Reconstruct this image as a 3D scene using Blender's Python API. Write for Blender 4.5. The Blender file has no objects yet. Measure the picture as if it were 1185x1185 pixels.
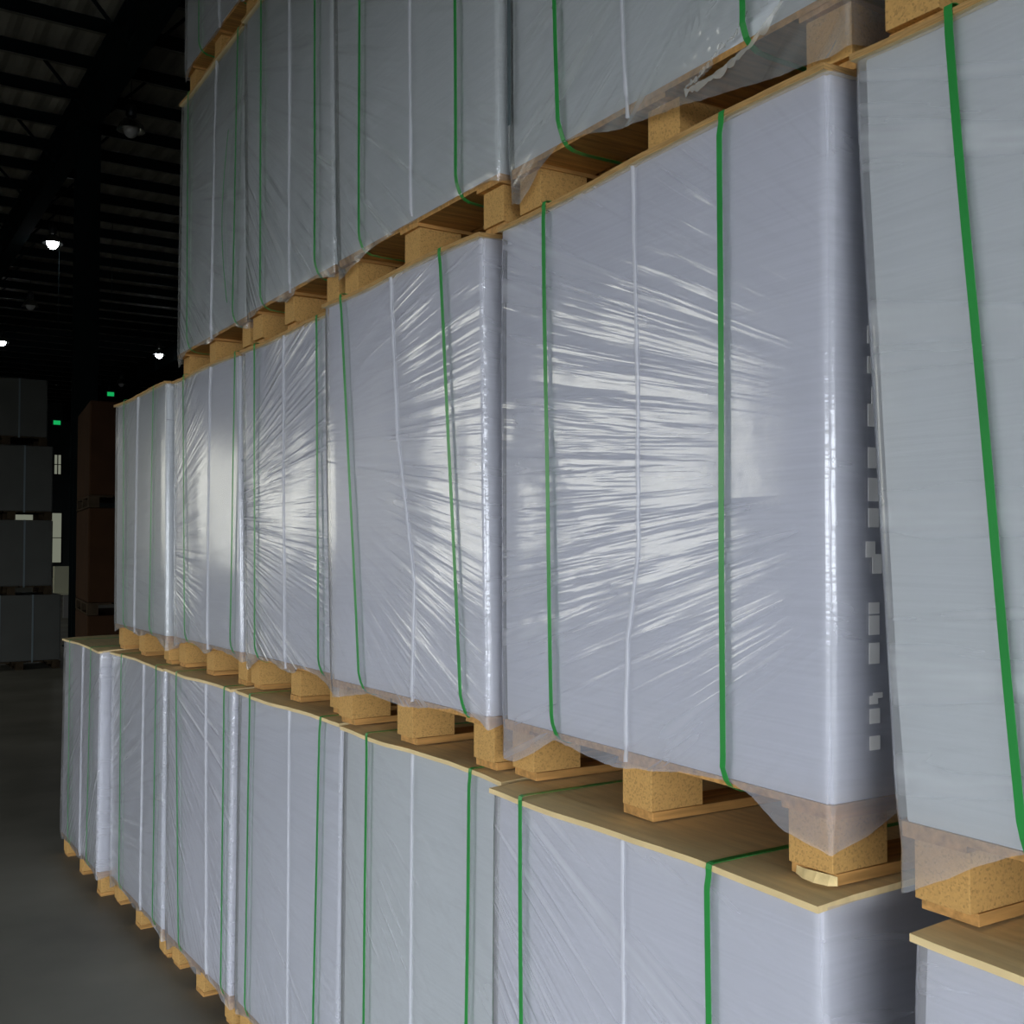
import bpy, bmesh, math, random
from mathutils import Vector, noise
sc = bpy.context.scene
C = sc.collection
PI = math.pi

# ------------------------------------------------------------------ materials
def new_mat(name):
    m = bpy.data.materials.new(name); m.use_nodes = True
    nt = m.node_tree; nt.nodes.clear()
    out = nt.nodes.new('ShaderNodeOutputMaterial')
    return m, nt, out
def N(nt, t, **kw):
    n = nt.nodes.new(t)
    for k, v in kw.items():
        if k.startswith('i_'): n.inputs[k[2:].replace('_', ' ')].default_value = v
        else: setattr(n, k, v)
    return n
def link(nt, a, b): nt.links.new(a, b)
def rgb(r, g, b):
    f = lambda c: (c/255/12.92) if c/255 <= .04045 else ((c/255+.055)/1.055)**2.4
    return (f(r), f(g), f(b), 1)
def simple(name, col, rough=.6, spec=.5, metal=0, scale=None, amt=.25, bump=0, stretch=(1,1,1), detail=4):
    """principled with a noise-varied colour"""
    m, nt, out = new_mat(name)
    p = N(nt, 'ShaderNodeBsdfPrincipled'); link(nt, p.outputs[0], out.inputs[0])
    p.inputs['Roughness'].default_value = rough
    p.inputs['Specular IOR Level'].default_value = spec
    p.inputs['Metallic'].default_value = metal
    if scale:
        tc = N(nt, 'ShaderNodeTexCoord'); mp = N(nt, 'ShaderNodeMapping'); mp.inputs['Scale'].default_value = stretch
        oi = N(nt, 'ShaderNodeObjectInfo')
        ad = N(nt, 'ShaderNodeVectorMath', operation='ADD')
        mu = N(nt, 'ShaderNodeMath', operation='MULTIPLY'); mu.inputs[1].default_value = 37.
        link(nt, oi.outputs['Random'], mu.inputs[0])
        link(nt, tc.outputs['Object'], ad.inputs[0]); link(nt, mu.outputs[0], ad.inputs[1])
        link(nt, ad.outputs[0], mp.inputs[0])
        nz = N(nt, 'ShaderNodeTexNoise'); nz.inputs['Scale'].default_value = scale; nz.inputs['Detail'].default_value = detail
        link(nt, mp.outputs[0], nz.inputs['Vector'])
        cr = N(nt, 'ShaderNodeValToRGB')
        cr.color_ramp.elements[0].position = .3; cr.color_ramp.elements[1].position = .7
        cr.color_ramp.elements[0].color = tuple(c*(1-amt) for c in col[:3])+(1,)
        cr.color_ramp.elements[1].color = tuple(min(1, c*(1+amt)) for c in col[:3])+(1,)
        link(nt, nz.outputs['Fac'], cr.inputs[0]); link(nt, cr.outputs[0], p.inputs['Base Color'])
        if bump:
            b = N(nt, 'ShaderNodeBump'); b.inputs['Strength'].default_value = .6; b.inputs['Distance'].default_value = bump
            link(nt, nz.outputs['Fac'], b.inputs['Height']); link(nt, b.outputs[0], p.inputs['Normal'])
    else:
        p.inputs['Base Color'].default_value = col
    return m

def paper_mat(name, col):
    m, nt, out = new_mat(name)
    p = N(nt, 'ShaderNodeBsdfPrincipled'); link(nt, p.outputs[0], out.inputs[0])
    p.inputs['Roughness'].default_value = .75; p.inputs['Specular IOR Level'].default_value = .2
    tc = N(nt, 'ShaderNodeTexCoord'); mp = N(nt, 'ShaderNodeMapping'); mp.inputs['Scale'].default_value = (1.2, 1.2, 60)
    link(nt, tc.outputs['Object'], mp.inputs[0])
    nz = N(nt, 'ShaderNodeTexNoise'); nz.inputs['Scale'].default_value = 3; nz.inputs['Detail'].default_value = 5
    link(nt, mp.outputs[0], nz.inputs['Vector'])
    cr = N(nt, 'ShaderNodeValToRGB')
    cr.color_ramp.elements[0].position = .3; cr.color_ramp.elements[1].position = .7
    cr.color_ramp.elements[0].color = tuple(c*.95 for c in col[:3])+(1,)
    cr.color_ramp.elements[1].color = tuple(min(1, c*1.03) for c in col[:3])+(1,)
    link(nt, nz.outputs['Fac'], cr.inputs[0]); link(nt, cr.outputs[0], p.inputs['Base Color'])
    b = N(nt, 'ShaderNodeBump'); b.inputs['Strength'].default_value = .5; b.inputs['Distance'].default_value = .0008
    link(nt, nz.outputs['Fac'], b.inputs['Height']); link(nt, b.outputs[0], p.inputs['Normal'])
    return m

def film_mat(name, haze, tint, wr, wscale, rough=.16):
    """thin clear film: see-through, slightly milky, glossy with stretched wrinkles laid out along the UV map"""
    m, nt, out = new_mat(name)
    uv = N(nt, 'ShaderNodeUVMap'); uv.uv_map = 'wrinkle'
    mp = N(nt, 'ShaderNodeMapping'); mp.inputs['Scale'].default_value = (wscale, 1.3, 1)
    link(nt, uv.outputs[0], mp.inputs[0])
    tc = N(nt, 'ShaderNodeTexCoord'); oi = N(nt, 'ShaderNodeObjectInfo')
    n1 = N(nt, 'ShaderNodeTexNoise', noise_dimensions='4D'); n1.inputs['Scale'].default_value = 1; n1.inputs['Detail'].default_value = 3.5
    n1.inputs['Roughness'].default_value = .5; n1.inputs['Distortion'].default_value = .35
    mu = N(nt, 'ShaderNodeMath', operation='MULTIPLY'); mu.inputs[1].default_value = 51.
    link(nt, oi.outputs['Random'], mu.inputs[0]); link(nt, mu.outputs[0], n1.inputs['W'])
    link(nt, mp.outputs[0], n1.inputs['Vector'])
    # patchiness of the wrinkles
    n2 = N(nt, 'ShaderNodeTexNoise', noise_dimensions='4D'); n2.inputs['Scale'].default_value = 2.6; n2.inputs['Detail'].default_value = 1
    link(nt, tc.outputs['Object'], n2.inputs['Vector']); link(nt, mu.outputs[0], n2.inputs['W'])
    r2 = N(nt, 'ShaderNodeMapRange'); r2.inputs['From Min'].default_value = .36; r2.inputs['From Max'].default_value = .62
    r2.inputs['To Min'].default_value = .18; r2.inputs['To Max'].default_value = 1
    link(nt, n2.outputs['Fac'], r2.inputs['Value'])
    at = N(nt, 'ShaderNodeAttribute'); at.attribute_name = 'ripple'
    h0 = N(nt, 'ShaderNodeMath', operation='MULTIPLY'); link(nt, r2.outputs[0], h0.inputs[0]); link(nt, at.outputs['Fac'], h0.inputs[1])
    h = N(nt, 'ShaderNodeMath', operation='MULTIPLY'); link(nt, n1.outputs['Fac'], h.inputs[0]); link(nt, h0.outputs[0], h.inputs[1])
    # fine crinkle
    n3 = N(nt, 'ShaderNodeTexNoise'); n3.inputs['Scale'].default_value = 14; n3.inputs['Detail'].default_value = 3
    link(nt, tc.outputs['Object'], n3.inputs['Vector'])
    h3 = N(nt, 'ShaderNodeMath', operation='MULTIPLY_ADD'); h3.inputs[1].default_value = .05
    link(nt, n3.outputs['Fac'], h3.inputs[0]); link(nt, h.outputs[0], h3.inputs[2])
    bmp = N(nt, 'ShaderNodeBump'); bmp.inputs['Strength'].default_value = 1; bmp.inputs['Distance'].default_value = wr
    link(nt, h3.outputs[0], bmp.inputs['Height'])
    tr = N(nt, 'ShaderNodeBsdfTransparent'); tr.inputs[0].default_value = (.98, .98, .98, 1)
    df = N(nt, 'ShaderNodeBsdfDiffuse'); df.inputs[0].default_value = tint; link(nt, bmp.outputs[0], df.inputs['Normal'])
    m1 = N(nt, 'ShaderNodeMixShader')
    dr = N(nt, 'ShaderNodeMapRange'); dr.inputs['From Min'].default_value = .5; dr.inputs['From Max'].default_value = .8
    dr.inputs['To Min'].default_value = 0; dr.inputs['To Max'].default_value = .5
    link(nt, n1.outputs['Fac'], dr.inputs['Value'])
    dm = N(nt, 'ShaderNodeMath', operation='MULTIPLY_ADD'); dm.use_clamp = True
    link(nt, dr.outputs[0], dm.inputs[0]); link(nt, h0.outputs[0], dm.inputs[1]); dm.inputs[2].default_value = haze
    link(nt, dm.outputs[0], m1.inputs[0])
    link(nt, tr.outputs[0], m1.inputs[1]); link(nt, df.outputs[0], m1.inputs[2])
    gl = N(nt, 'ShaderNodeBsdfAnisotropic') if False else N(nt, 'ShaderNodeBsdfGlossy')
    gl.inputs['Roughness'].default_value = rough; gl.inputs[0].default_value = (1, 1, 1, 1)
    link(nt, bmp.outputs[0], gl.inputs['Normal'])
    fr = N(nt, 'ShaderNodeFresnel'); fr.inputs['IOR'].default_value = 1.5; link(nt, bmp.outputs[0], fr.inputs['Normal'])
    fm = N(nt, 'ShaderNodeMath', operation='MULTIPLY'); fm.inputs[1].default_value = 1.5; fm.use_clamp = True
    link(nt, fr.outputs[0], fm.inputs[0])
    m2 = N(nt, 'ShaderNodeMixShader'); link(nt, fm.outputs[0], m2.inputs[0])
    link(nt, m1.outputs[0], m2.inputs[1]); link(nt, gl.outputs[0], m2.inputs[2])
    link(nt, m2.outputs[0], out.inputs[0])
    return m

def emit(name, col, s):
    m, nt, out = new_mat(name)
    e = N(nt, 'ShaderNodeEmission'); e.inputs[0].default_value = col; e.inputs[1].default_value = s
    link(nt, e.outputs[0], out.inputs[0]); return m

def chip_mat(name, col):
    """particle board: flakes of lighter and darker wood"""
    m, nt, out = new_mat(name)
    p = N(nt, 'ShaderNodeBsdfPrincipled'); link(nt, p.outputs[0], out.inputs[0])
    p.inputs['Roughness'].default_value = .8; p.inputs['Specular IOR Level'].default_value = .2
    tc = N(nt, 'ShaderNodeTexCoord'); oi = N(nt, 'ShaderNodeObjectInfo')
    mu = N(nt, 'ShaderNodeMath', operation='MULTIPLY'); mu.inputs[1].default_value = 19.
    ad = N(nt, 'ShaderNodeVectorMath', operation='ADD')
    link(nt, oi.outputs['Random'], mu.inputs[0]); link(nt, tc.outputs['Object'], ad.inputs[0]); link(nt, mu.outputs[0], ad.inputs[1])
    v = N(nt, 'ShaderNodeTexVoronoi'); v.inputs['Scale'].default_value = 330
    link(nt, ad.outputs[0], v.inputs['Vector'])
    hs = N(nt, 'ShaderNodeSeparateColor'); link(nt, v.outputs['Color'], hs.inputs[0])
    cr = N(nt, 'ShaderNodeValToRGB')
    cr.color_ramp.elements[0].color = tuple(c*.72 for c in col[:3])+(1,); cr.color_ramp.elements[0].position = 0
    cr.color_ramp.elements[1].color = tuple(min(1, c*1.12) for c in col[:3])+(1,)
    e = cr.color_ramp.elements.new(.25); e.color = col
    link(nt, hs.outputs[0], cr.inputs[0]); link(nt, cr.outputs[0], p.inputs['Base Color'])
    b = N(nt, 'ShaderNodeBump'); b.inputs['Distance'].default_value = .002; b.inputs['Strength'].default_value = .5
    link(nt, hs.outputs[0], b.inputs['Height']); link(nt, b.outputs[0], p.inputs['Normal'])
    return m

M = {}
M['paper'] = paper_mat('white_paper', (.68, .69, .76, 1))
M['paper_grey'] = paper_mat('greyish_paper', (.66, .69, .71, 1))
M['film'] = film_mat('stretch_film', .26, (.84, .85, .90, 1), .009, 30)
M['film_soft'] = film_mat('smooth_stretch_film', .26, (.80, .83, .86, 1), .006, 24, .18)
M['film_fine'] = film_mat('finely_wrinkled_film', .24, (.80, .82, .86, 1), .0085, 46)
M['film_bold'] = film_mat('strongly_wrinkled_film', .26, (.80, .82, .89, 1), .013, 24, .13)
M['film_loose'] = film_mat('loose_film', .20, (.66, .70, .68, 1), .012, 20, .18)
m, nt, out = new_mat('film_weld'); M['seam'] = m
p_ = N(nt, 'ShaderNodeBsdfPrincipled'); p_.inputs['Base Color'].default_value = (.74, .75, .80, 1); p_.inputs['Roughness'].default_value = .3
t_ = N(nt, 'ShaderNodeBsdfTransparent'); x_ = N(nt, 'ShaderNodeMixShader'); x_.inputs[0].default_value = .55
link(nt, t_.outputs[0], x_.inputs[1]); link(nt, p_.outputs[0], x_.inputs[2]); link(nt, x_.outputs[0], out.inputs[0])
m, nt, out = new_mat('crumpled_film'); M['lip'] = m
p_ = N(nt, 'ShaderNodeBsdfPrincipled'); p_.inputs['Base Color'].default_value = (.72, .70, .62, 1); p_.inputs['Roughness'].default_value = .22
t_ = N(nt, 'ShaderNodeBsdfTransparent'); x_ = N(nt, 'ShaderNodeMixShader'); x_.inputs[0].default_value = .38
link(nt, t_.outputs[0], x_.inputs[1]); link(nt, p_.outputs[0], x_.inputs[2]); link(nt, x_.outputs[0], out.inputs[0])
M['chip'] = chip_mat('particle_board', (.56, .33, .11, 1))
M['pine'] = simple('pine_board', (.50, .27, .085, 1), .7, .25, scale=7, amt=.3, stretch=(1, 12, 12), bump=.001)
M['broken'] = simple('fresh_split_pine', (.80, .62, .30, 1), .7, .2, scale=30, amt=.2)
M['ply'] = simple('thin_plywood', (.80, .62, .32, 1), .6, .3, scale=5, amt=.10, stretch=(14, 1.5, 4), bump=.0006)
M['ply_edge'] = simple('plywood_edge', (.45, .27, .10, 1), .75, .2, scale=9, amt=.3, stretch=(4, 3, 60))
M['strap'] = simple('green_strap', (.03, .30, .06, 1), .3, .6, scale=6, amt=.1)
M['strap_grey'] = simple('grey_strap', (.09, .12, .13, 1), .35, .5)
M['mark'] = simple('label_print', (.83, .82, .80, 1), .5, .3)
M['floor'] = simple('concrete', (.165, .16, .135, 1), .55, .35, scale=1.1, amt=.28, bump=.002, detail=8)
M['sheet'] = simple('roof_sheet', (.32, .31, .28, 1), .55, .4, scale=.5, amt=.2)
M['dark_steel'] = simple('dark_steel', (.010, .016, .018, 1), .95, .03)
M['flange'] = simple('purlin_flange', (.16, .155, .14, 1), .5, .4)
M['wall'] = simple('wall_sheet', (.06, .075, .075, 1), .6, .3, scale=.6, amt=.2)
M['backstack'] = simple('shade_darkened_wrap', (.062, .064, .058, 1), .6, .1, scale=2.5, amt=.08, bump=.01)  # base colour lowered to carry the dimness of the far hall
M['kraft'] = simple('shade_darkened_kraft', (.030, .014, .006, 1), .8, .06, scale=3, amt=.15)  # brown, darkened further to stand in for weak light behind the row
M['shaded_wood'] = simple('shade_darkened_wood', (.035, .025, .015, 1), .9, .05, scale=8, amt=.3)  # pallet wood with the background shade put into its colour
M['housing'] = simple('lamp_housing', (.05, .055, .06, 1), .4, .5, metal=.6)
M['reflector'] = simple('lamp_reflector', (.6, .62, .62, 1), .18, .6, metal=1)
M['glow'] = emit('lit_bulb', (.93, .97, 1, 1), 60)
M['glass_off'] = simple('unlit_bulb', (.5, .5, .5, 1), .08, .8)
M['exit'] = emit('green_glow', (.02, 1, .25, 1), .35)
M['pale'] = simple('pale_panel', (.55, .56, .42, 1), .6, .3)
M['table'] = simple('grey_panel', (.20, .20, .20, 1), .6, .3)
m, nt, out = new_mat('dimming_glass'); M['pane'] = m  # panes added to weaken the daylight from the side windows
tr = N(nt, 'ShaderNodeBsdfTransparent'); tr.inputs[0].default_value = (.64, .62, .56, 1); link(nt, tr.outputs[0], out.inputs[0])
m, nt, out = new_mat('dark_tinted_glass'); M['pane_far'] = m  # darker, faintly warm glass that lets little through
tr = N(nt, 'ShaderNodeBsdfTransparent'); tr.inputs[0].default_value = (.13, .13, .11, 1); link(nt, tr.outputs[0], out.inputs[0])
M['outside'] = simple('outside_paving', (.09, .09, .085, 1), .8, .2, scale=.4, amt=.2)

# ------------------------------------------------------------------ mesh helpers
def obj(name, bm, mat, parent=None, smooth=False, kind=None):
    me = bpy.data.meshes.new(name); bm.normal_update(); bm.to_mesh(me); bm.free()
    if smooth:
        for p in me.polygons: p.use_smooth = True
    for mm in (mat if isinstance(mat, (list, tuple)) else [mat]): me.materials.append(mm)
    o = bpy.data.objects.new(name, me); C.objects.link(o)
    if parent is not None: o.parent = parent
    if kind: o['kind'] = kind
    return o
def thing(name, label, cat, loc=(0, 0, 0), rotz=0, group=None):
    o = bpy.data.objects.new(name, None); C.objects.link(o)
    o.location = loc; o.rotation_euler = (0, 0, rotz); o.empty_display_size = .1
    o['label'] = label; o['category'] = cat
    if group: o['group'] = group
    return o
def box(bm, x0, x1, y0, y1, z0, z1, mi=0, bev=0):
    vs = [bm.verts.new(p) for p in ((x0,y0,z0),(x1,y0,z0),(x1,y1,z0),(x0,y1,z0),(x0,y0,z1),(x1,y0,z1),(x1,y1,z1),(x0,y1,z1))]
    fs = [bm.faces.new([vs[i] for i in f]) for f in ((3,2,1,0),(4,5,6,7),(0,1,5,4),(1,2,6,5),(2,3,7,6),(3,0,4,7))]
    for f in fs: f.material_index = mi
    if bev:
        es = list({e for f in fs for e in f.edges})
        bmesh.ops.bevel(bm, geom=es, offset=bev, segments=2, affect='EDGES', profile=.6)
def boxo(name, a, b, mat, parent=None, bev=0, kind=None):
    bm = bmesh.new(); box(bm, a[0], b[0], a[1], b[1], a[2], b[2], 0, bev)
    return obj(name, bm, mat, parent, kind=kind)
def rev(bm, prof, n=24, cx=0, cy=0):
    rings = [[bm.verts.new((cx+r*math.cos(2*PI*k/n), cy+r*math.sin(2*PI*k/n), z)) for k in range(n)] for r, z in prof]
    for a, b in zip(rings, rings[1:]):
        for k in range(n): bm.faces.new((a[k], a[(k+1) % n], b[(k+1) % n], b[k]))
def interp(tab, u):
    if u <= tab[0][0]: return tab[0][1]
    for (a, b), (c, d) in zip(tab, tab[1:]):
        if u <= c:
            t = (u-a)/(c-a) if c > a else 0
            return b+(d-b)*t
    return tab[-1][1]
def smoothstep(t): t = max(0, min(1, t)); return t*t*(3-2*t)
def nz(x, y, z=0): return noise.noise(Vector((x, y, z)))
def inside(px, py, poly):
    r = False; j = len(poly)-1
    for i in range(len(poly)):
        xi, yi = poly[i]; xj, yj = poly[j]
        if (yi > py) != (yj > py) and px < (xj-xi)*(py-yi)/(yj-yi)+xi: r = not r
        j = i
    return r

# ------------------------------------------------------------------ one wrapped pallet of paper
H = 1.2; ZB = .12; ZT = 1.187; DEP = 1.15
block_mesh = None
def ribbon(bm, pts, wid, thick, axis_u):
    """flat band along closed or open path pts [(x,y,z)], wide along y"""
    n = len(pts); rows = []
    for i, p in enumerate(pts):
        a = Vector(pts[i-1]) if i else Vector(pts[0]); b = Vector(pts[min(i+1, n-1)])
        d = (b-a).normalized(); y = Vector((0, 1, 0)); nrm = d.cross(y).normalized()
        P = Vector(p)
        rows.append([bm.verts.new(P+y*wid/2+nrm*thick/2), bm.verts.new(P-y*wid/2+nrm*thick/2),
                     bm.verts.new(P-y*wid/2-nrm*thick/2), bm.verts.new(P+y*wid/2-nrm*thick/2)])
    for a, b in zip(rows, rows[1:]):
        for k in range(4): bm.faces.new((a[k], a[(k+1) % 4], b[(k+1) % 4], b[k]))
    bm.faces.new(rows[0]); bm.faces.new(rows[-1][::-1])

def make_pallet(root, w, off_u, rnd, chipped=False):
    """deck boards + nine blocks + three runners; local frame of the load"""
    global block_mesh
    x0, y0 = -DEP/2, -w/2
    bm = bmesh.new(); nb = 7; bw = (DEP-.004)/nb
    for i in range(nb):
        box(bm, x0+.002+i*bw, x0+.002+(i+1)*bw-.012, y0, y0+w, .108, .1195)
    for j in (0, .5, 1):
        yc = y0+.05+(w-.1)*j
        box(bm, x0+.003, x0+DEP-.003, yc-.05, yc+.05, .099, .108)
    deck = obj('pallet', bm, M['pine'], root)
    us = [.0425+.006+rnd.uniform(0, .006), w/2+rnd.uniform(-.02, .02), w-.0425-.008-rnd.uniform(0, .006)]
    if block_mesh is None:
        bm = bmesh.new(); box(bm, -.06, .06, -.0425, .0425, 0, .081, 0, .0015)
        block_mesh = bpy.data.meshes.new('block'); bm.to_mesh(block_mesh); bm.free(); block_mesh.materials.append(M['chip'])
    for i, u in enumerate(us):
        for v in (.012+.06+rnd.uniform(0, .012), DEP/2, DEP-.075):
            o = bpy.data.objects.new('block', block_mesh); C.objects.link(o); o.parent = deck
            o.location = (x0+v, y0+u, .018); o.rotation_euler = (0, 0, rnd.uniform(-.04, .04))
        bm = bmesh.new()
        r0 = .018+rnd.uniform(0, .01)
        box(bm, x0+r0, x0+DEP-.01, y0+u-.044, y0+u+.044, .0005, .0175, 0, .001)
        obj('runner', bm, M['pine'], deck)
        if chipped and i == 0:
            bm = bmesh.new()
            pts = [(.0, .02), (-.012, .028), (-.018, .05), (-.015, .075), (-.004, .098), (.004, .1)]
            lo = []; hi = []
            for a, b in pts:
                lo.append(bm.verts.new((x0+r0+a, y0+b-.012, .0015))); hi.append(bm.verts.new((x0+r0+a*.5, y0+b-.012, .015+.002*math.sin(b*300))))
            for k in range(len(pts)-1): bm.faces.new((lo[k], lo[k+1], hi[k+1], hi[k]))
            bm.faces.new(lo[::-1]); bm.faces.new(hi)
            s = obj('splinter', bm, M['broken'], deck); s['label'] = 'pale freshly split wood at the end of the bottom board'
    return deck

def load(label, base, pl, pr, tl, tr, straps, seam, hem=None, film='film', paper='paper', pole=(1.1, .6), seed=0,
         hole=None, dense=1, chipped=False, bulge=.005, greystrap=None, ripple=None, group='shrink-wrapped pallets of paper stacked in the long row', loose=None):
    """pl / pr: world (x, y) of the front left / right corner at the base; tl / tr: y of the same corners at the top.
    straps: list of (y at top, y at bottom); seam: list of (z, y)"""
    rnd = random.Random(seed)
    dx, dy = pl[0]-pr[0], pl[1]-pr[1]
    w = math.hypot(dx, dy); rot = math.atan2(-dx, dy)
    c, s = math.cos(rot), math.sin(rot)
    cx = pr[0]+c*DEP/2-s*w/2; cy = pr[1]+s*DEP/2+c*w/2
    root = thing('wrapped_paper_pallet', label, 'pallet of paper', (cx, cy, base), rot, group)
    sR = tr-pr[1]; sL = tl-pl[1]                    # how far the top corners sit along the row from the base corners
    x0, y0 = -DEP/2, -w/2
    def Lp(u, v, z):
        k = (z-ZB)/(ZT-ZB); k = max(0, k)
        return Vector((x0+v, y0+u+k*(sR*(1-u/w)+sL*u/w), z))
    def u_of(y, z):                                 # world y on the front face -> u
        k = max(0, (z-ZB)/(ZT-ZB)); r = pr[1]+k*sR; l = pl[1]+k*sL
        return (y-r)/(l-r)*w
    make_pallet(root, w, 0, rnd, chipped)
    # paper block
    bm = bmesh.new(); e = .004
    ring = []
    nr = 6
    cor = [(e, e), (w-e, e), (w-e, DEP-e), (e, DEP-e)]
    per = []
    for (u, v), (du, dv) in zip(cor, [(0, 0)]*4):
        per.append((u, v))
    rows = []
    for i in range(nr+1):
        z = ZB+.0005+(ZT-.001-ZB)*i/nr
        rows.append([bm.verts.new(Lp(u, v, z)) for u, v in per])
    for a, b in zip(rows, rows[1:]):
        for k in range(4): bm.faces.new((a[(k+1) % 4], a[k], b[k], b[(k+1) % 4]))
    bm.faces.new(rows[0]); bm.faces.new(rows[-1][::-1])
    vert_e = [ed for ed in bm.edges if abs(ed.verts[0].co.z-ed.verts[1].co.z) > .05]
    bmesh.ops.bevel(bm, geom=vert_e, offset=.006, segments=2, affect='EDGES')
    obj('paper_stack', bm, M[paper], root)
    # thin plywood cover, gently warped along its front edge
    bm = bmesh.new(); nu = 26; ov = .014; r1, r2 = [], []
    ph = rnd.uniform(0, 9)
    def warp(t, edge):
        return -edge*(.004+.004*math.cos(t*2*PI*1.0+ph*.3)+.004*abs(nz(t*4, ph)))
    grid_t, grid_b = [], []
    vs_ = [(-ov, 1), (.06, .35), (.2, 0), (DEP-.1, 0), (DEP+.008, .3)]
    for i in range(nu+1):
        t = i/nu; u = -.006+(w+.012)*t
        jit = .0025*nz(t*14, ph, 3)
        grid_t.append([bm.verts.new(Lp(u, v+(jit if v < 0 else 0), 1.1982+warp(t, ed))) for v, ed in vs_])
        grid_b.append([bm.verts.new(Lp(u, v+(jit if v < 0 else 0), 1.1882+warp(t, ed))) for v, ed in vs_])
    for G, fl in ((grid_t, 0), (grid_b, 1)):
        for a, b in zip(G, G[1:]):
            for k in range(len(vs_)-1):
                q = (a[k], a[k+1], b[k+1], b[k]); bm.faces.new(q if not fl else q[::-1])
    n_ = len(vs_)-1
    for i in range(nu):
        bm.faces.new((grid_t[i][0], grid_t[i+1][0], grid_b[i+1][0], grid_b[i][0]))
        bm.faces.new((grid_t[i+1][n_], grid_t[i][n_], grid_b[i][n_], grid_b[i+1][n_]))
    for i in (0, nu):
        for k in range(n_):
            q = (grid_t[i][k], grid_t[i][k+1], grid_b[i][k+1], grid_b[i][k]); bm.faces.new(q if i else q[::-1])
    bm.normal_update()
    for f_ in bm.faces:
        if abs(f_.normal.z) < .5: f_.material_index = 1
    obj('cover_board', bm, [M['ply'], M['ply_edge'] if base > .5 else M['ply']], root)
    # film
    if hem is None:
        a = rnd.uniform(.05, .088); b = rnd.uniform(.05, .088)
        hem = [(0, a), (.05, a+.012), (.15, .108), (.3, .114), (w/2-.07, .096), (w/2, .088+rnd.uniform(-.01, .01)), (w/2+.08, .1), (w-.25, .114),
               (w-.12, .105), (w-.04, b+.01), (w, b)]
    sidehem = [(0, hem[0][1]), (.08, hem[0][1]+.02), (.16, .1), (.5, .112), (.6, .09), (.75, .112), (DEP-.1, .1), (DEP, .06)]
    P = []; off = .006; r = .005
    nfu = int(64*dense); nsv = 26
    us_ = [w-r-(w-2*r)*i/nfu for i in range(nfu+1)]
    us_ = us_[:1]+[w-r-.003]+us_[1:-1]+[r+.003]+us_[-1:]
    for u in us_: P.append((u, 0, 0, -1, 'f', u))
    P.append((r*.3, r*.3, -.7, -.7, 'c', 0))
    for i in [0, .35]+list(range(1, nsv+1)):
        v = r+(DEP-2*r)*(i/nsv)**1.5; P.append((0, v, -1, 0, 'r', v))
    for i in range(5): P.append((r+(w-2*r)*i/4, DEP, 0, 1, 'b', 0))
    for i in [0, 1, 2, 3, 4, 5, 6, 7, 7.97, 8]: P.append((w, DEP-r-(DEP-2*r)*i/8, 1, 0, 'l', 0))
    P.append((w-r*.3, r*.3, .7, -.7, 'c', w))
    nzr = int(44*dense); nh = int(9*max(1, dense*.8))
    sd = seed*7.13
    bm = bmesh.new(); uvl = bm.loops.layers.uv.new('wrinkle'); amt = bm.verts.layers.float.new('ripple')
    grid = []; info = []
    for (u, v, nu_, nv_, f, q) in P:
        if f in 'fc': hz = interp(hem, q if f == 'f' else u)
        elif f == 'r': hz = interp(sidehem, v)
        elif f == 'b': hz = .1
        else: hz = hem[-1][1]*.5+.05
        hz += .004*nz(u*18+v*9, sd, 4)+.0015*nz(u*70, v*70, sd)
        hz = max(.02, hz)
        col = []; ci = []
        zs = [ZT+.0005-(ZT-.15)*i/nzr for i in range(nzr+1)]+[.15+(hz-.15)*(i+1)/nh for i in range(nh)]
        for z in zs:
            b = bulge*(.5+.5*nz(u*2.2+sd, z*1.7, v*2))*min(1, (ZT-z)/.08)*min(1, max(0, (z-.1)/.1))
            edge = 1
            if f == 'f': edge = min(1, min(u, w-u)/.06)
            b *= .3+.7*edge
            o_ = off+b
            if z < .13:                         # the skirt hangs in under the deck edge
                k = min(1, (.13-z)/.05)
                o_ += -.0045*k+.007*k*nz(u*16+v*16, z*9, sd)
            if hole and f == 'f':
                d = math.hypot((u-hole['cu'])*1.0, (z-hole['cz'])*1.6)
                o_ += max(0, .011*(1-d/.12))*(.6+.8*abs(nz(u*55, z*55, sd))) if d < .12 else 0
            col.append(bm.verts.new(Lp(u, v, z)+Vector((nv_*o_, nu_*o_, 0))))
            col[-1][amt] = ripple(u/w, z) if (ripple and f in 'fc') else (1 if f in 'fc' else .35)
            # wrinkle coordinates: lines that fan out of a pole beside the face
            if f == 'f':
                du = u-pole[0]*w; m = (z-pole[1])/(abs(du)+.25)
                ci.append((m, du))
            else: ci.append(((z-.6)*.9+.12*v, v+3))
        grid.append(col); info.append(ci)
    n = len(P)
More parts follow.
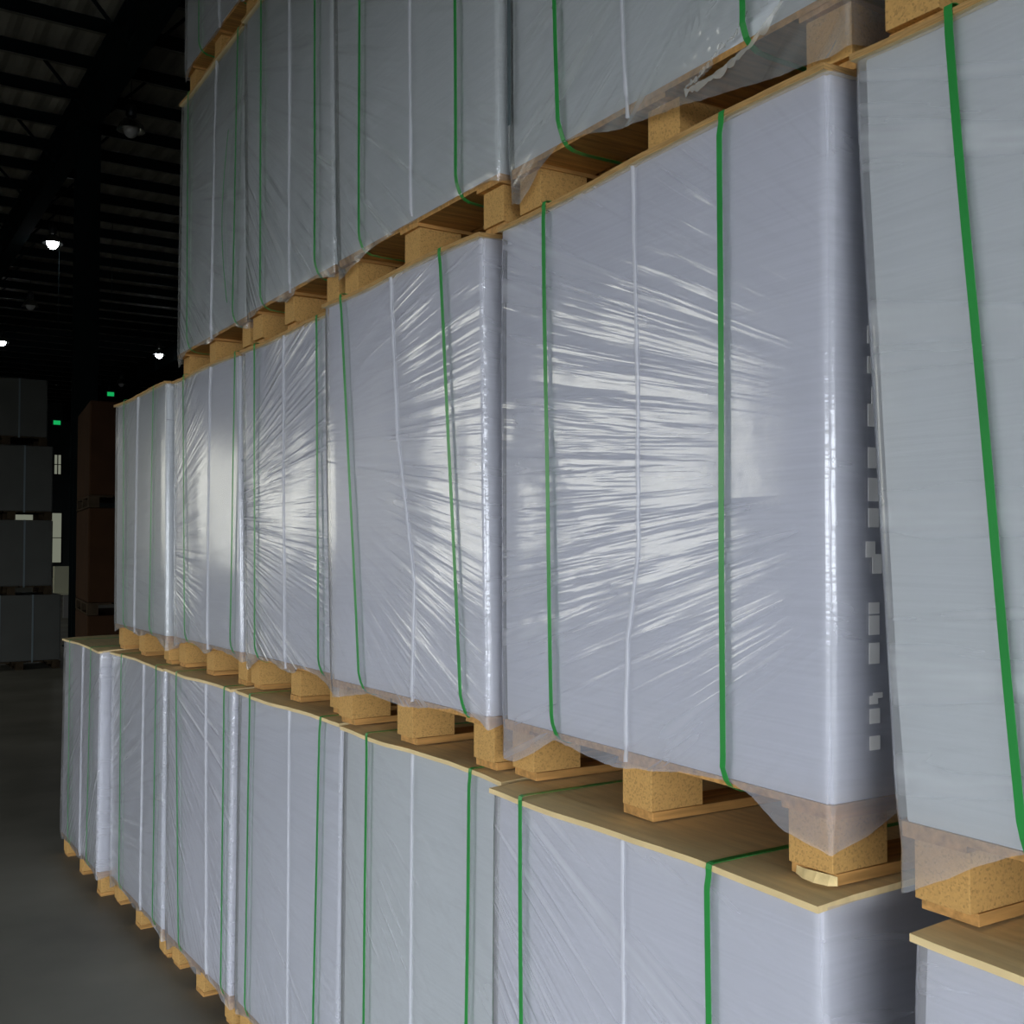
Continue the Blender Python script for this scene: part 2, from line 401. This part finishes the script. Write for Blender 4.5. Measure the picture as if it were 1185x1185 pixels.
    for i in range(n):
        a, b = grid[i], grid[(i+1) % n]; ia, ib = info[i], info[(i+1) % n]
        for k in range(len(a)-1):
            if hole and P[i][4] == 'f' and P[(i+1) % n][4] == 'f':
                cu = (P[i][0]+P[(i+1) % n][0])/2
                cz = (a[k].co.z+b[k].co.z+a[k+1].co.z+b[k+1].co.z)/4
                if inside(cu+.004*nz(cu*90, cz*90), cz+.004*nz(cz*90, cu*90, 5), hole['poly']): continue
            fc = bm.faces.new((a[k], a[k+1], b[k+1], b[k]))
            if P[i][4] == 'f' and P[(i+1) % n][4] != 'f': ib_ = [(x[0], x[1]-.01) for x in ia]
            elif P[i][4] != 'f' and P[(i+1) % n][4] == 'f': ib_ = ib; ia_ = [(x[0], x[1]+.01) for x in ib]
            else: ib_ = ib
            ia_ = ia if not (P[i][4] != 'f' and P[(i+1) % n][4] == 'f') else ia_
            for lp, uvv in zip(fc.loops, (ia_[k], ia_[k+1], ib_[k+1], ib_[k])): lp[uvl].uv = uvv
    bmesh.ops.delete(bm, geom=[v_ for v_ in bm.verts if not v_.link_faces], context='VERTS')
    fo = obj('film_wrap', bm, M[film], root, smooth=True)
    # welded seam down the film
    if seam:
        bm = bmesh.new(); rows = []; zz = 1.183; k = 0
        zlow = interp(hem, u_of(seam[-1][1], .12))+.004
        while zz > zlow:
            y = interp(sorted(seam), zz)+.0016*nz(zz*16, sd)+.001*nz(zz*45, sd)
            u = u_of(y, zz); p = Lp(u, 0, zz)
            wv = .0025+.001*nz(zz*20, sd, 2)
            inn = -.0065 if zz > .13 else -.003
            out_ = inn-bulge-.002-.002*abs(nz(zz*30, sd))
            rows.append([bm.verts.new(p+Vector((inn, wv, 0))), bm.verts.new(p+Vector((out_, .0005, 0))), bm.verts.new(p+Vector((inn, -wv, 0)))])
            zz -= .012
        for a, b in zip(rows, rows[1:]):
            bm.faces.new((a[0], a[1], b[1], b[0])); bm.faces.new((a[1], a[2], b[2], b[1]))
        so = obj('seam', bm, M['seam'], fo, smooth=True)
    # bands
    for si, (yt, yb) in enumerate(straps):
        ut, ub = u_of(yt, ZT), u_of(yb, ZB); fo_ = .0135+bulge*.55; ph = rnd.uniform(0, 6)
        def U(z):
            t = (ZT-z)/(ZT-ZB); return ut+(ub-ut)*t+.0025*math.sin(t*3+ph)+.001*math.sin(t*9+ph)
        def Q(u, v, z): return tuple(Lp(u, v, z))
        path = [Q(ub, .25, .0975), Q(ub, .05, .0975), Q(ub, .02, .1), Q(ub, .004, .107), Q(ub, -.006, .118), Q(ub, -fo_+.002, .14)]
        nzz = 26
        path += [Q(U(z), -fo_, z) for z in [.16+(1.16-.16)*i/nzz for i in range(nzz+1)]]
        zt_ = 1.199
        path += [Q(ut, -.0155, 1.18), Q(ut, -.0158, 1.19), Q(ut, -.0145, zt_-.002), Q(ut, -.008, zt_), Q(ut, .08, zt_+.0002), Q(ut, DEP-.05, zt_+.0002), Q(ut, DEP+.008, zt_-.001), Q(ut, DEP+.0145, 1.19),
                 Q(ut, DEP+.0135, 1.1), Q(ub, DEP+.0135, .15), Q(ub, DEP, .1), Q(ub, DEP-.02, .0975), Q(ub, .25, .0975)]
        bm = bmesh.new(); ribbon(bm, path, .0125, .0009, 0)
        obj('strap', bm, M['strap'], root)
    if loose:
        bm = bmesh.new(); pts = []
        for i in range(24):
            t = i/23; z = loose[0]+(loose[1]-loose[0])*t
            y = loose[2]+(loose[3])*math.sin(PI*t)
            pts.append(tuple(Lp(u_of(y, z), -.016, z)))
        ribbon(bm, pts, .006, .0008, 0)
        so = obj('strap', bm, M['strap'], root); so['label'] = 'thin green band bowing loose from the front'
    if greystrap:
        bm = bmesh.new(); pts = []
        for i in range(16):
            t = i/15; z = 1.19-(1.19-.21)*t; y = greystrap[0]+(greystrap[1]-greystrap[0])*t
            pts.append(tuple(Lp(u_of(y, z), -.017, z)))
        ribbon(bm, pts, .011, .0009, 0)
        so = obj('strap', bm, M['strap_grey'], root); so['label'] = 'grey band near the left edge'
    return root, Lp, u_of, fo

# ---------------- second tier (right to left)
load('largest wrapped pallet, cut by the right edge of the photo, one thick green strap showing', 1.2,
     (1.238, .968), (1.222, .066), 1.024, .122, [(.865, .775), (.30, .26)], [(1.18, .58), (.1, .52)],
     hem=[(0, .06), (.5, .1), (.7, .125), (.74, .112), (.83, .06), (.9, .022), (.905, .022)], film='film_soft', paper='paper_grey', pole=(-1.0, .5), seed=1)
rB, LpB, uB, foB = load('wrapped pallet right of centre with glare streaks and white marks down its side', 1.2,
     (1.245, 1.997), (1.22, 1.073), 1.997, 1.066, [(1.277, 1.285), (1.811, 1.782)],
     [(1.19, 1.52), (.77, 1.508), (.48, 1.509), (.33, 1.54), (.1, 1.551)],
     hem=[(0, .05), (.02, .053), (.09, .063), (.17, .108), (.21, .119), (.33, .111), (.48, .09), (.55, .086), (.72, .106), (.85, .045), (.88, .035), (.95, .04)],
     film='film_bold', pole=(-.15, .60), seed=2, ripple=lambda q, z: (.12+.88*smoothstep((q-.2)/.2)) if z > .55 else (.12+.88*smoothstep((q-.02)/.2)), chipped=True, dense=1.2)
load('second-tier wrapped pallet with glare along its right edge, left of the one with white marks', 1.2,
     (1.21, 2.86), (1.225, 2.03), 2.91, 2.055, [(2.225, 2.116), (2.782, 2.645)], [(1.18, 2.487), (.77, 2.445), (.4, 2.353), (.1, 2.369)],
     hem=[(0, .095), (.03, .11), (.14, .12), (.39, .097), (.59, .106), (.78, .074), (.86, .07)], film='film', pole=(1.25, .8), seed=3, ripple=lambda q, z: .2+.8*(1-smoothstep((q-.35)/.25)))
load('wrapped pallet covered in bright fanned wrinkles, fourth from the right in the second tier', 1.2,
     (1.25, 3.715), (1.26, 2.93), 3.77, 2.975, [(3.073, 3.037), (3.617, 3.584)], [(1.18, 3.359), (.1, 3.33)], film='film_fine', pole=(1.35, .62), seed=4)
load('smooth wrapped pallet with soft pale glare, fifth from the right in the second tier', 1.2,
     (1.228, 4.56), (1.243, 3.748), 4.59, 3.798, [(3.80, 3.76+.06), (4.423, 4.37)], [(1.18, 4.097), (.1, 4.108)], film='film_soft', ripple=lambda q, z: .1+.7*smoothstep((q-.4)/.2), pole=(1.3, .5), seed=5)
load('narrow-looking greyish wrapped pallet at the far left end of the second tier', 1.2,
     (1.2, 5.53), (1.205, 4.60), 5.55, 4.63, [(4.80, 4.82), (5.337, 5.301)], [(1.18, 5.09), (.1, 5.12)], film='film_soft', paper='paper_grey', pole=(1.3, .4), seed=6, ripple=lambda q, z: .35)
# ---------------- bottom tier
load('wrapped pallet cut off by the bottom right corner of the photo, ground tier', 0,
     (1.2, .93), (1.2, .03), .91, .01, [(.15, .16), (.62, .62)], [(1.18, .45), (.1, .45)], film='film', pole=(-.5, 1.3), seed=7)
load('ground-tier wrapped pallet at lower right with a wide warped tan board showing on top', 0,
     (1.185, 1.94), (1.185, 1.065), 1.93, 1.06, [(1.273, 1.271), (1.816, 1.8)], [(1.18, 1.498), (.1, 1.49)], film='film', pole=(1.6, 1.6), seed=8, ripple=lambda q, z: .45+.4*smoothstep((q-.3)/.5))
load('greyish smooth wrapped pallet at the bottom centre of the photo, ground tier', 0,
     (1.235, 2.835), (1.235, 1.985), 2.82, 1.975, [(2.1, 2.13), (2.648, 2.66)], [(1.18, 2.394), (.1, 2.405)], film='film_soft', paper='paper_grey', pole=(1.5, 1.5), seed=9, ripple=lambda q, z: .6)
load('smooth wrapped pallet with two green straps, fourth from the right in the ground tier', 0,
     (1.225, 3.725), (1.24, 2.875), 3.705, 2.855, [(2.974, 3.02), (3.567, 3.587)], [(1.18, 3.23), (.1, 3.227)], film='film_soft', pole=(1.4, 1.0), seed=10, ripple=lambda q, z: .5)
load('wrapped pallet with diagonal ripples, fifth from the right in the ground tier', 0,
     (1.195, 4.52), (1.215, 3.765), 4.52, 3.745, [(3.80, 3.78+.03), (4.367, 4.30)], [(1.18, 4.022), (.1, 3.99)], film='film', pole=(1.6, 1.4), seed=11)
load('ground-tier wrapped pallet under the far left pallet of the second tier', 0,
     (1.175, 5.455), (1.19, 4.56), 5.45, 4.56, [(4.64, 4.65), (5.227, 5.22)], [(1.18, 4.86), (.1, 4.88)], film='film_soft', pole=(1.5, .3), seed=12)
load('leftmost wrapped pallet of the ground tier with nothing stacked on it', 0,
     (1.12, 6.44), (1.13, 5.53), 6.38, 5.50, [(5.66, 5.70), (6.178, 6.16)], [(1.18, 5.873), (.1, 5.9)], film='film', pole=(-.4, 1.5), seed=13)
# ---------------- third tier
load('wrapped pallet in the top right corner of the photo, only its wooden base in view', 2.4,
     (1.235, 1.0), (1.24, .1), 1.02, .12, [(.2, .2), (.7, .7)], None, hem=[(0, .1), (.9, .112)], film='film_soft', pole=(-.5, .5), seed=14)
hp = [(1.172,.145),(1.2,.129),(1.247,.107),(1.297,.092),(1.366,.088),(1.37,.094),(1.34,.103),(1.322,.118),(1.285,.124),(1.262,.135),(1.255,.148),(1.228,.145),(1.194,.158),(1.155,.2),(1.14,.2)]
r0 = 1.05
r15, L15, u15, fo15 = load('third-tier wrapped pallet with torn crumpled film over its wooden base', 2.4,
     (1.255, 1.985), (1.25, 1.05), 1.99, 1.055, [(1.262, 1.255), (1.83, 1.775)], [(1.18, 1.585), (.3, 1.576), (.1, 1.565)],
     hem=[(0, .025), (.04, .023), (.14, .03), (.28, .052), (.43, .072), (.56, .083), (.66, .108), (.74, .116), (.82, .085), (.9, .034), (.94, .045)],
     film='film_loose', paper='paper_grey', pole=(-.9, 1.2), seed=15, dense=3.4, greystrap=(1.97, 1.965),
     hole=dict(cu=.29, cz=.185, poly=[(y-r0, z) for y, z in hp]))
load('greyish third-tier wrapped pallet just left of the one with torn film', 2.4,
     (1.235, 2.885), (1.24, 2.012), 2.93, 2.02, [(2.192, 2.174), (2.714, 2.712)], [(1.18, 2.434), (.1, 2.416)],
     hem=[(0, .1), (.03, .11), (.16, .114), (.47, .112), (.68, .1), (.80, .07), (.87, .06)], film='film_loose', paper='paper_grey', pole=(1.6, 1.1), seed=16)
load('greyish third-tier wrapped pallet above the second-tier one covered in fanned wrinkles', 2.4,
     (1.24, 3.70), (1.24, 2.925), 3.75, 2.965, [(3.06, 3.04), (3.543, 3.528)], [(1.18, 3.29), (.1, 3.269)], film='film_loose', paper='paper_grey', pole=(1.4, 1.2), seed=17)
load('leftmost wrapped pallet of the third tier with a loose thin green band on its front', 2.4,
     (1.258, 4.66), (1.252, 3.745), 4.63, 3.79, [(3.83, 3.86), (4.491, 4.467)], [(1.18, 4.11), (.1, 4.16)], film='film_loose', paper='paper_grey', pole=(1.4, .9), seed=18,
     loose=(.85, .2, 3.93, .07))
# ---------------- top tier
load('top-tier wrapped pallet resting on the leftmost pallet of the third tier', 3.6,
     (1.255, 4.58), (1.25, 3.735), 4.58, 3.735, [(3.85, 3.84), (4.353, 4.332)], [(1.18, 4.08), (.1, 4.08)], film='film_fine', paper='paper_grey', pole=(1.4, .2), seed=19)
load('top-tier wrapped pallet of which only the lower left corner shows at the photo top', 3.6,
     (1.25, 3.68), (1.24, 2.9), 3.68, 2.9, [(3.0, 3.0), (3.5, 3.5)], [(1.18, 3.25), (.1, 3.25)], film='film_loose', paper='paper_grey', pole=(1.4, .2), seed=20)

# crumpled lips along the tear
bm = bmesh.new()
tear = [(1.40, .088), (1.366, .09), (1.34, .104), (1.318, .12), (1.285, .127), (1.262, .138), (1.25, .155)]
low = [(1.40, .082), (1.366, .08), (1.32, .083), (1.28, .09), (1.247, .1), (1.21, .12), (1.18, .136), (1.16, .16), (1.15, .19)]
for line, up in ((tear, 1), (low, -1)):
    n_ = 90; rows = []
    for i in range(n_+1):
        t = i/n_*(len(line)-1); k = min(int(t), len(line)-2); f_ = t-k
        y = line[k][0]+(line[k+1][0]-line[k][0])*f_; z = line[k][1]+(line[k+1][1]-line[k][1])*f_
        row = []; a_ = abs(nz(i*.13+.3, up*3.37, 7.41)+.5*nz(i*.31, 2.6, up*1.7))*1.2; c_ = nz(i*.55, up*5, 1)
        for j in range(6):
            q = j/5                         # q = 1 is the ragged free edge of the film
            out2 = -.008-.004*q*(.3+a_)-.0012*nz(i*.23, j*1.3+.4, 2.5)
            zz = z-up*.003*q+up*(.003+.012*a_)*(1-q)+up*q*(.005*nz(i*.19, 4.4, 4.3)+.002*nz(i*.83, 3.3, 9.6))
            row.append(bm.verts.new(L15(u15(y, zz), 0, max(.03, zz))+Vector((out2, 0, 0))))
        rows.append(row)
    for a, b in zip(rows, rows[1:]):
        for j in range(5): bm.faces.new((a[j], a[j+1], b[j+1], b[j]))
o = obj('torn_lip', bm, M['lip'], fo15, smooth=True); o['label'] = 'whitish crumpled edge of the tear in the film'

# white marks printed down the side of the pallet with the glare
z_of = lambda py: 2.017-(py-380)*.00128-1.2
for a, b, k in [(380, 400, 0), (415, 435, 0), (450, 496, 1), (520, 544, 0), (555, 582, 0), (590, 612, 0), (628, 665, 2), (698, 711, 0), (713, 735, 0), (744, 768, 0), (801, 814, 1), (819, 836, 0), (850, 866, 0)]:
    za, zb = z_of(b), z_of(a); zm = (za+zb)/2
    # outline of one mark: a bar, or a bar with a notch on either side
    out_ = {0: [(.068, za), (.090, za), (.090, zb), (.068, zb)],
            1: [(.068, za), (.086, za), (.086, zm), (.096, zm), (.096, zb), (.076, zb), (.076, zm+.004), (.068, zm+.004)],
            2: [(.076, za), (.096, za), (.096, zm+.005), (.082, zm+.005), (.082, zb), (.062, zb), (.062, zm), (.076, zm)]}[k]
    bm = bmesh.new()
    lo = [bm.verts.new(LpB(0, v, z)+Vector((0, -.0115, 0))) for v, z in out_]; hi = [bm.verts.new(LpB(0, v, z)+Vector((0, -.0122, 0))) for v, z in out_]
    bm.faces.new(hi); bm.faces.new(lo[::-1]); n_ = len(lo)
    for i in range(n_): bm.faces.new((lo[i], lo[(i+1) % n_], hi[(i+1) % n_], hi[i]))
    o = obj('printed_mark', bm, M['mark'], foB); o['label'] = 'small white printed block mark'

# ------------------------------------------------------------------ stacks in the dim background
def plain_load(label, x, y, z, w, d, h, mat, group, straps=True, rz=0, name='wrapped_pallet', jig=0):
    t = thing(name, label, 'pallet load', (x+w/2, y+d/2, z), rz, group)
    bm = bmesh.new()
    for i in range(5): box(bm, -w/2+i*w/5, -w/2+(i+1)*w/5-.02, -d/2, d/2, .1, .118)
    pal = obj('pallet', bm, M['shaded_wood'], t)
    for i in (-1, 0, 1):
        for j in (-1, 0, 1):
            boxo('block', (i*(w/2-.05)-.05, j*(d/2-.07)-.06, .018), (i*(w/2-.05)+.05, j*(d/2-.07)+.06, .1), M['shaded_wood'], pal)
        boxo('runner', (i*(w/2-.05)-.05, -d/2, .0005), (i*(w/2-.05)+.05, d/2, .0175), M['shaded_wood'], pal)
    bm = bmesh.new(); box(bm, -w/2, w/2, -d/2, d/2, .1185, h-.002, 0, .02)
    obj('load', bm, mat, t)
    if straps:
        for q in (-.5, .3):
            bm = bmesh.new(); xx = q*w/2
            for a, b in (((xx-.011, -d/2-.004, .1), (xx+.011, -d/2-.001, h-.002)), ((xx-.011, -d/2-.004, h-.002), (xx+.011, d/2+.004, h-.0005)), ((xx-.011, d/2+.001, .1), (xx+.011, d/2+.004, h-.002))):
                box(bm, a[0], b[0], a[1], b[1], a[2], b[2])
            obj('strap', bm, M['strap_grey'], t)
    return t
hh = 1.04
names = ['dim wrapped pallet on the floor at the left edge, ground tier of the far stack', 'dim wrapped pallet at the left edge, second up in the far stack',
         'dim wrapped pallet at the left edge, third up in the far stack', 'dim wrapped pallet topmost in the far stack at the left edge']
for i, nm in enumerate(names):
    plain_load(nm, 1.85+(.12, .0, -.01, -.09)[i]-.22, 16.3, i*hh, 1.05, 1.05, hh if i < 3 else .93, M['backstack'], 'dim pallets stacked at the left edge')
for i, lv in enumerate(('ground', 'middle', 'topmost')):
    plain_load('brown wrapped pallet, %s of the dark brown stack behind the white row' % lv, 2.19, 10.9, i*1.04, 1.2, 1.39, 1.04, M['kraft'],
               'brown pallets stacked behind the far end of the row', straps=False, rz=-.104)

t = thing('work_table', 'low grey table far back beside the dim left stack', 'table', (4.9, 28.2, 0))
boxo('table_top', (-.26, -.3, .55), (.3, .3, .59), M['pale'], t)
boxo('side_panel', (-.05, -.28, 0), (.26, -.2, .55), M['table'], t)
for sx in (-.24, .24):
    boxo('leg', (sx-.02, .22, 0), (sx+.02, .27, .55), M['table'], t)
bm = bmesh.new()
vs = [(-.24, -.2), (.2, -.2), (.27, .45), (-.24, .45)]
lo = [bm.verts.new((x, -.12, z+.2)) for x, z in vs]; hi = [bm.verts.new((x, .05, z+.2)) for x, z in vs]
bm.faces.new(lo); bm.faces.new(hi[::-1])
for i in range(4): bm.faces.new((lo[(i+1) % 4], lo[i], hi[i], hi[(i+1) % 4]))
cr_ = obj('storage_box', bm, M['pale'], None)
cr_.location = (4.9, 28.2, .591)
cr_['label'] = 'pale box standing on the far grey table'; cr_['category'] = 'box'

# ------------------------------------------------------------------ the hall
X0, X1, Y0, Y1, ZC = -8, 16, -7, 66, 10
boxo('floor', (X0-.3, Y0-.3, -.2), (X1+.3, Y1+.3, 0), M['floor'], kind='structure')
boxo('ground', (-60, -60, -.5), (80, 140, -.21), M['outside'], kind='structure')
def wall(name, axis, at, a0, a1, z1, holes, thick=.2):
    """wall in a plane x=at or y=at, from a0 to a1, with rectangular openings (lo, hi, zlo, zhi)"""
    as_ = sorted({a0, a1, *[h[0] for h in holes], *[h[1] for h in holes]}); zs = sorted({0, z1, *[h[2] for h in holes], *[h[3] for h in holes]})
    bm = bmesh.new()
    for p, q in zip(as_, as_[1:]):
        for r_, s_ in zip(zs, zs[1:]):
            m, k = (p+q)/2, (r_+s_)/2
            if any(h[0] < m < h[1] and h[2] < k < h[3] for h in holes): continue
            if axis == 'x': box(bm, at, at+thick, p, q, r_, s_)
            else: box(bm, p, q, at, at+thick, r_, s_)
    return obj(name, bm, M['wall'], kind='structure')
DOOR_L = (-4.5, 2.5, 0, 3.0)
WL = [(11.4, 17.6, 1.1, 4.4), (24.5, 30, 1.1, 4.4)]
DOOR_B = (-6.5, .8, 0, 3.1)
FARW = [(8.75, 11.37, .8, 3.73), (10.83, 11.3, 5.85, 7.07)]
wall('wall_left', 'x', X0-.2, Y0, Y1, ZC, [DOOR_L]+WL)
wall('wall_right', 'x', X1, Y0, Y1, ZC, [])
wall('wall_back', 'y', Y0-.2, X0-.2, X1+.2, ZC, [DOOR_B])
wall('wall_far', 'y', Y1, X0-.2, X1+.2, ZC, FARW)
def frame(name, axis, at, h, nm=3, bars=True):
    bm = bmesh.new(); a, b, c, d = h; t = .06
    rects = [(a, a+t, c, d), (b-t, b, c, d), (a, b, d-t, d)]
    if bars:
        rects.append((a, b, c, c+t))
        rects += [(a+(b-a)*i/nm-.025, a+(b-a)*i/nm+.025, c, d) for i in range(1, nm)]
        rects.append((a, b, (c+d)/2-.02, (c+d)/2+.02))
    for p, q, r_, s_ in rects:
        if axis == 'x': box(bm, at, at+.08, p, q, r_, s_)
        else: box(bm, p, q, at, at+.08, r_, s_)
    return obj(name, bm, M['dark_steel'], kind='structure')
frame('door_1', 'x', X0-.12, DOOR_L, bars=False); frame('door_2', 'y', Y0-.12, DOOR_B, bars=False)
for i, h in enumerate(WL):
    o = frame('window_%d' % (i+1), 'x', X0-.12, h, 4)
    boxo('pane', (X0-.095, h[0]+.01, h[2]+.01), (X0-.09, h[1]-.01, h[3]-.01), M['pane'], o)
for i, h in enumerate(FARW):
    o = frame('window_%d' % (i+3), 'y', Y1+.02, h, 2)
    boxo('pane', (h[0]+.01, Y1+.05, h[2]+.01), (h[1]-.01, Y1+.055, h[3]-.01), M['pane_far'], o)
# roof: corrugated sheet with its purlins, rafter and fly braces as parts
bm = bmesh.new(); nx = 240; rows = [[], []]
for i in range(nx+1):
    x = X0-.2+(X1-X0+.4)*i/nx; z = ZC+(.035 if i % 4 in (1, 2) else 0)
    rows[0].append(bm.verts.new((x, Y0-.2, z))); rows[1].append(bm.verts.new((x, Y1+.2, z)))
for i in range(nx): bm.faces.new((rows[0][i], rows[1][i], rows[1][i+1], rows[0][i+1]))
ceil_ = obj('ceiling', bm, M['sheet'], kind='structure')
y = 1.5; k = 0; pm = None
while y < Y1-.3:
    if pm is None:
        bm = bmesh.new()
        box(bm, X0, X1, -.004, .004, -.26, -.001, 0); box(bm, X0, X1, -.075, -.004, -.266, -.258, 1); box(bm, X0, X1, .004, .07, -.01, -.002, 0)
        o = obj('purlin', bm, [M['dark_steel'], M['flange']], ceil_); pm = o.data
    else:
        o = bpy.data.objects.new('purlin', pm); C.objects.link(o); o.parent = ceil_
    o.location = (0, y, ZC); y += 1.46; k += 1
for bx in (3.7, -4.0, 11.4):
    bm = bmesh.new(); box(bm, bx-.15, bx+.15, Y0, Y1, 8.95, 8.975); box(bm, bx-.15, bx+.15, Y0, Y1, 9.69, 9.73); box(bm, bx-.008, bx+.008, Y0, Y1, 8.975, 9.69)
    yy = 1.5
    while yy < Y1: box(bm, bx-.14, bx+.14, yy-.006, yy+.006, 8.975, 9.69); yy += 2.92
    obj('rafter', bm, M['dark_steel'], ceil_)
    yy = 7.3
    while yy < 40 and bx == 3.7:
        for sx in (-1, 1):
            bm = bmesh.new()
            a = Vector((bx+sx*.12, yy, 8.98)); b = Vector((bx+sx*.95, yy, 9.9)); d = (b-a).normalized(); n1 = d.cross(Vector((0, 1, 0)))*.022; n2 = Vector((0, .022, 0))
            ra = [bm.verts.new(a+p) for p in (n1+n2, n1-n2, -n1-n2, -n1+n2)]; rb = [bm.verts.new(b+p) for p in (n1+n2, n1-n2, -n1-n2, -n1+n2)]
            for i in range(4): bm.faces.new((ra[i], ra[(i+1) % 4], rb[(i+1) % 4], rb[i]))
            bm.faces.new(ra); bm.faces.new(rb)
            obj('brace', bm, M['dark_steel'], ceil_)
        yy += 2.92
for i, (cx, cy, nm) in enumerate([(3.7, 19.6, 'dark steel column rising behind the white row at the left of the photo')]):
    bm = bmesh.new(); h = .19
    box(bm, -h, h, -.15, -.13, 0, 8.945); box(bm, -h, h, .13, .15, 0, 8.945); box(bm, -.01, .01, -.13, .13, 0, 8.945); box(bm, -h-.08, h+.08, -.24, .24, 0.001, .03)
    o = obj('steel_column', bm, M['dark_steel']); o.location = (cx, cy, 0); o['label'] = nm; o['category'] = 'column'

# high-bay lamps
def lamp(loc, label, lit):
    t = thing('pendant_lamp', label, 'lamp', loc, 0, 'high-bay lamps under the roof')
    bm = bmesh.new(); rev(bm, [(.008, .16), (.008, ZC-loc[2]-.002)], 8); obj('rod', bm, M['dark_steel'], t)
    bm = bmesh.new(); rev(bm, [(.001, .2), (.07, .2), (.09, .16), (.09, .0), (.05, -.02)], 20); obj('housing', bm, M['housing'], t, True)
    bm = bmesh.new(); rev(bm, [(.05, -.02), (.12, -.06), (.19, -.14), (.235, -.24), (.245, -.25), (.235, -.255), (.185, -.15), (.11, -.075), (.05, -.03)], 28); obj('reflector', bm, M['reflector'], t, True)
    bm = bmesh.new(); bmesh.ops.create_uvsphere(bm, u_segments=16, v_segments=10, radius=.14)
    for v in bm.verts: v.co.z = v.co.z*1.3-.2
    b = obj('bulb', bm, M['glow' if lit else 'glass_off'], t, True)
lamp((4.42, 27.47, 9.2), 'nearest lit high-bay lamp, left of the dark column', True)
lamp((5.08, 41.71, 9.2), 'lit high-bay lamp cut by the left edge of the photo', True)
lamp((10.42, 41.27, 9.2), 'lit high-bay lamp right of the dark column, close to the white stack', True)
lamp((4.34, 19.25, 9.2), 'unlit high-bay lamp high up right of the column, glinting', False)
lamp((5.03, 35.0, 9.2), 'unlit high-bay lamp below the nearest lit one, left of the column', False)
lamp((10.9, 49.6, 9.2), 'unlit high-bay lamp just above the green sign right of the column', False)
for (x, y, z, nm) in ((4.66, 28, 4.73, 'lower'), (5.9, 28, 5.52, 'upper')):
    t = thing('exit_sign', 'small glowing green sign, the %s of the two beside the dark column' % nm, 'sign', (x, y, z), 0, 'small green signs')
    boxo('case', (-.11, 0, -.075), (.11, .05, .075), M['housing'], t)
    boxo('lit_face', (-.08, -.006, -.05), (.08, 0, .05), M['exit'], t)
    bm = bmesh.new(); rev(bm, [(.006, .075), (.006, ZC-z-.002)], 6, 0, .02); obj('rod', bm, M['dark_steel'], t)

# ------------------------------------------------------------------ light
wd = bpy.data.worlds.new('sky'); sc.world = wd; wd.use_nodes = True
nt = wd.node_tree; bg = nt.nodes['Background']
bg.inputs[0].default_value = (.88, .93, 1, 1); bg.inputs[1].default_value = 10.5
def portal(name, loc, rot, sx, sy):
    l = bpy.data.lights.new(name, 'AREA'); l.shape = 'RECTANGLE'; l.size = sx; l.size_y = sy; l.cycles.is_portal = True
    o = bpy.data.objects.new(name, l); C.objects.link(o); o.location = loc; o.rotation_euler = rot
for i, h in enumerate([DOOR_L]+WL):
    portal('daylight_portal', (X0-.21, (h[0]+h[1])/2, (h[2]+h[3])/2), (0, -PI/2, 0), h[3]-h[2], h[1]-h[0])
h = DOOR_B
portal('daylight_portal', ((h[0]+h[1])/2, Y0-.21, (h[2]+h[3])/2), (PI/2, 0, 0), h[1]-h[0], h[3]-h[2])

# ------------------------------------------------------------------ camera
cam = bpy.data.cameras.new('camera'); co = bpy.data.objects.new('camera', cam); C.objects.link(co); sc.camera = co
cam.sensor_width = 36; cam.lens = 36*1250/1185; cam.clip_end = 300; cam.clip_start = .05
F = Vector((.53494877, .84423266, .03318172)).normalized()
co.location = (0, 0, 1.69); co.rotation_euler = F.to_track_quat('-Z', 'Y').to_euler()
sc.view_settings.view_transform = 'Standard'; sc.view_settings.look = 'None'
sc.view_settings.gamma = 1; sc.view_settings.use_curve_mapping = False
sc.view_settings.exposure = .1
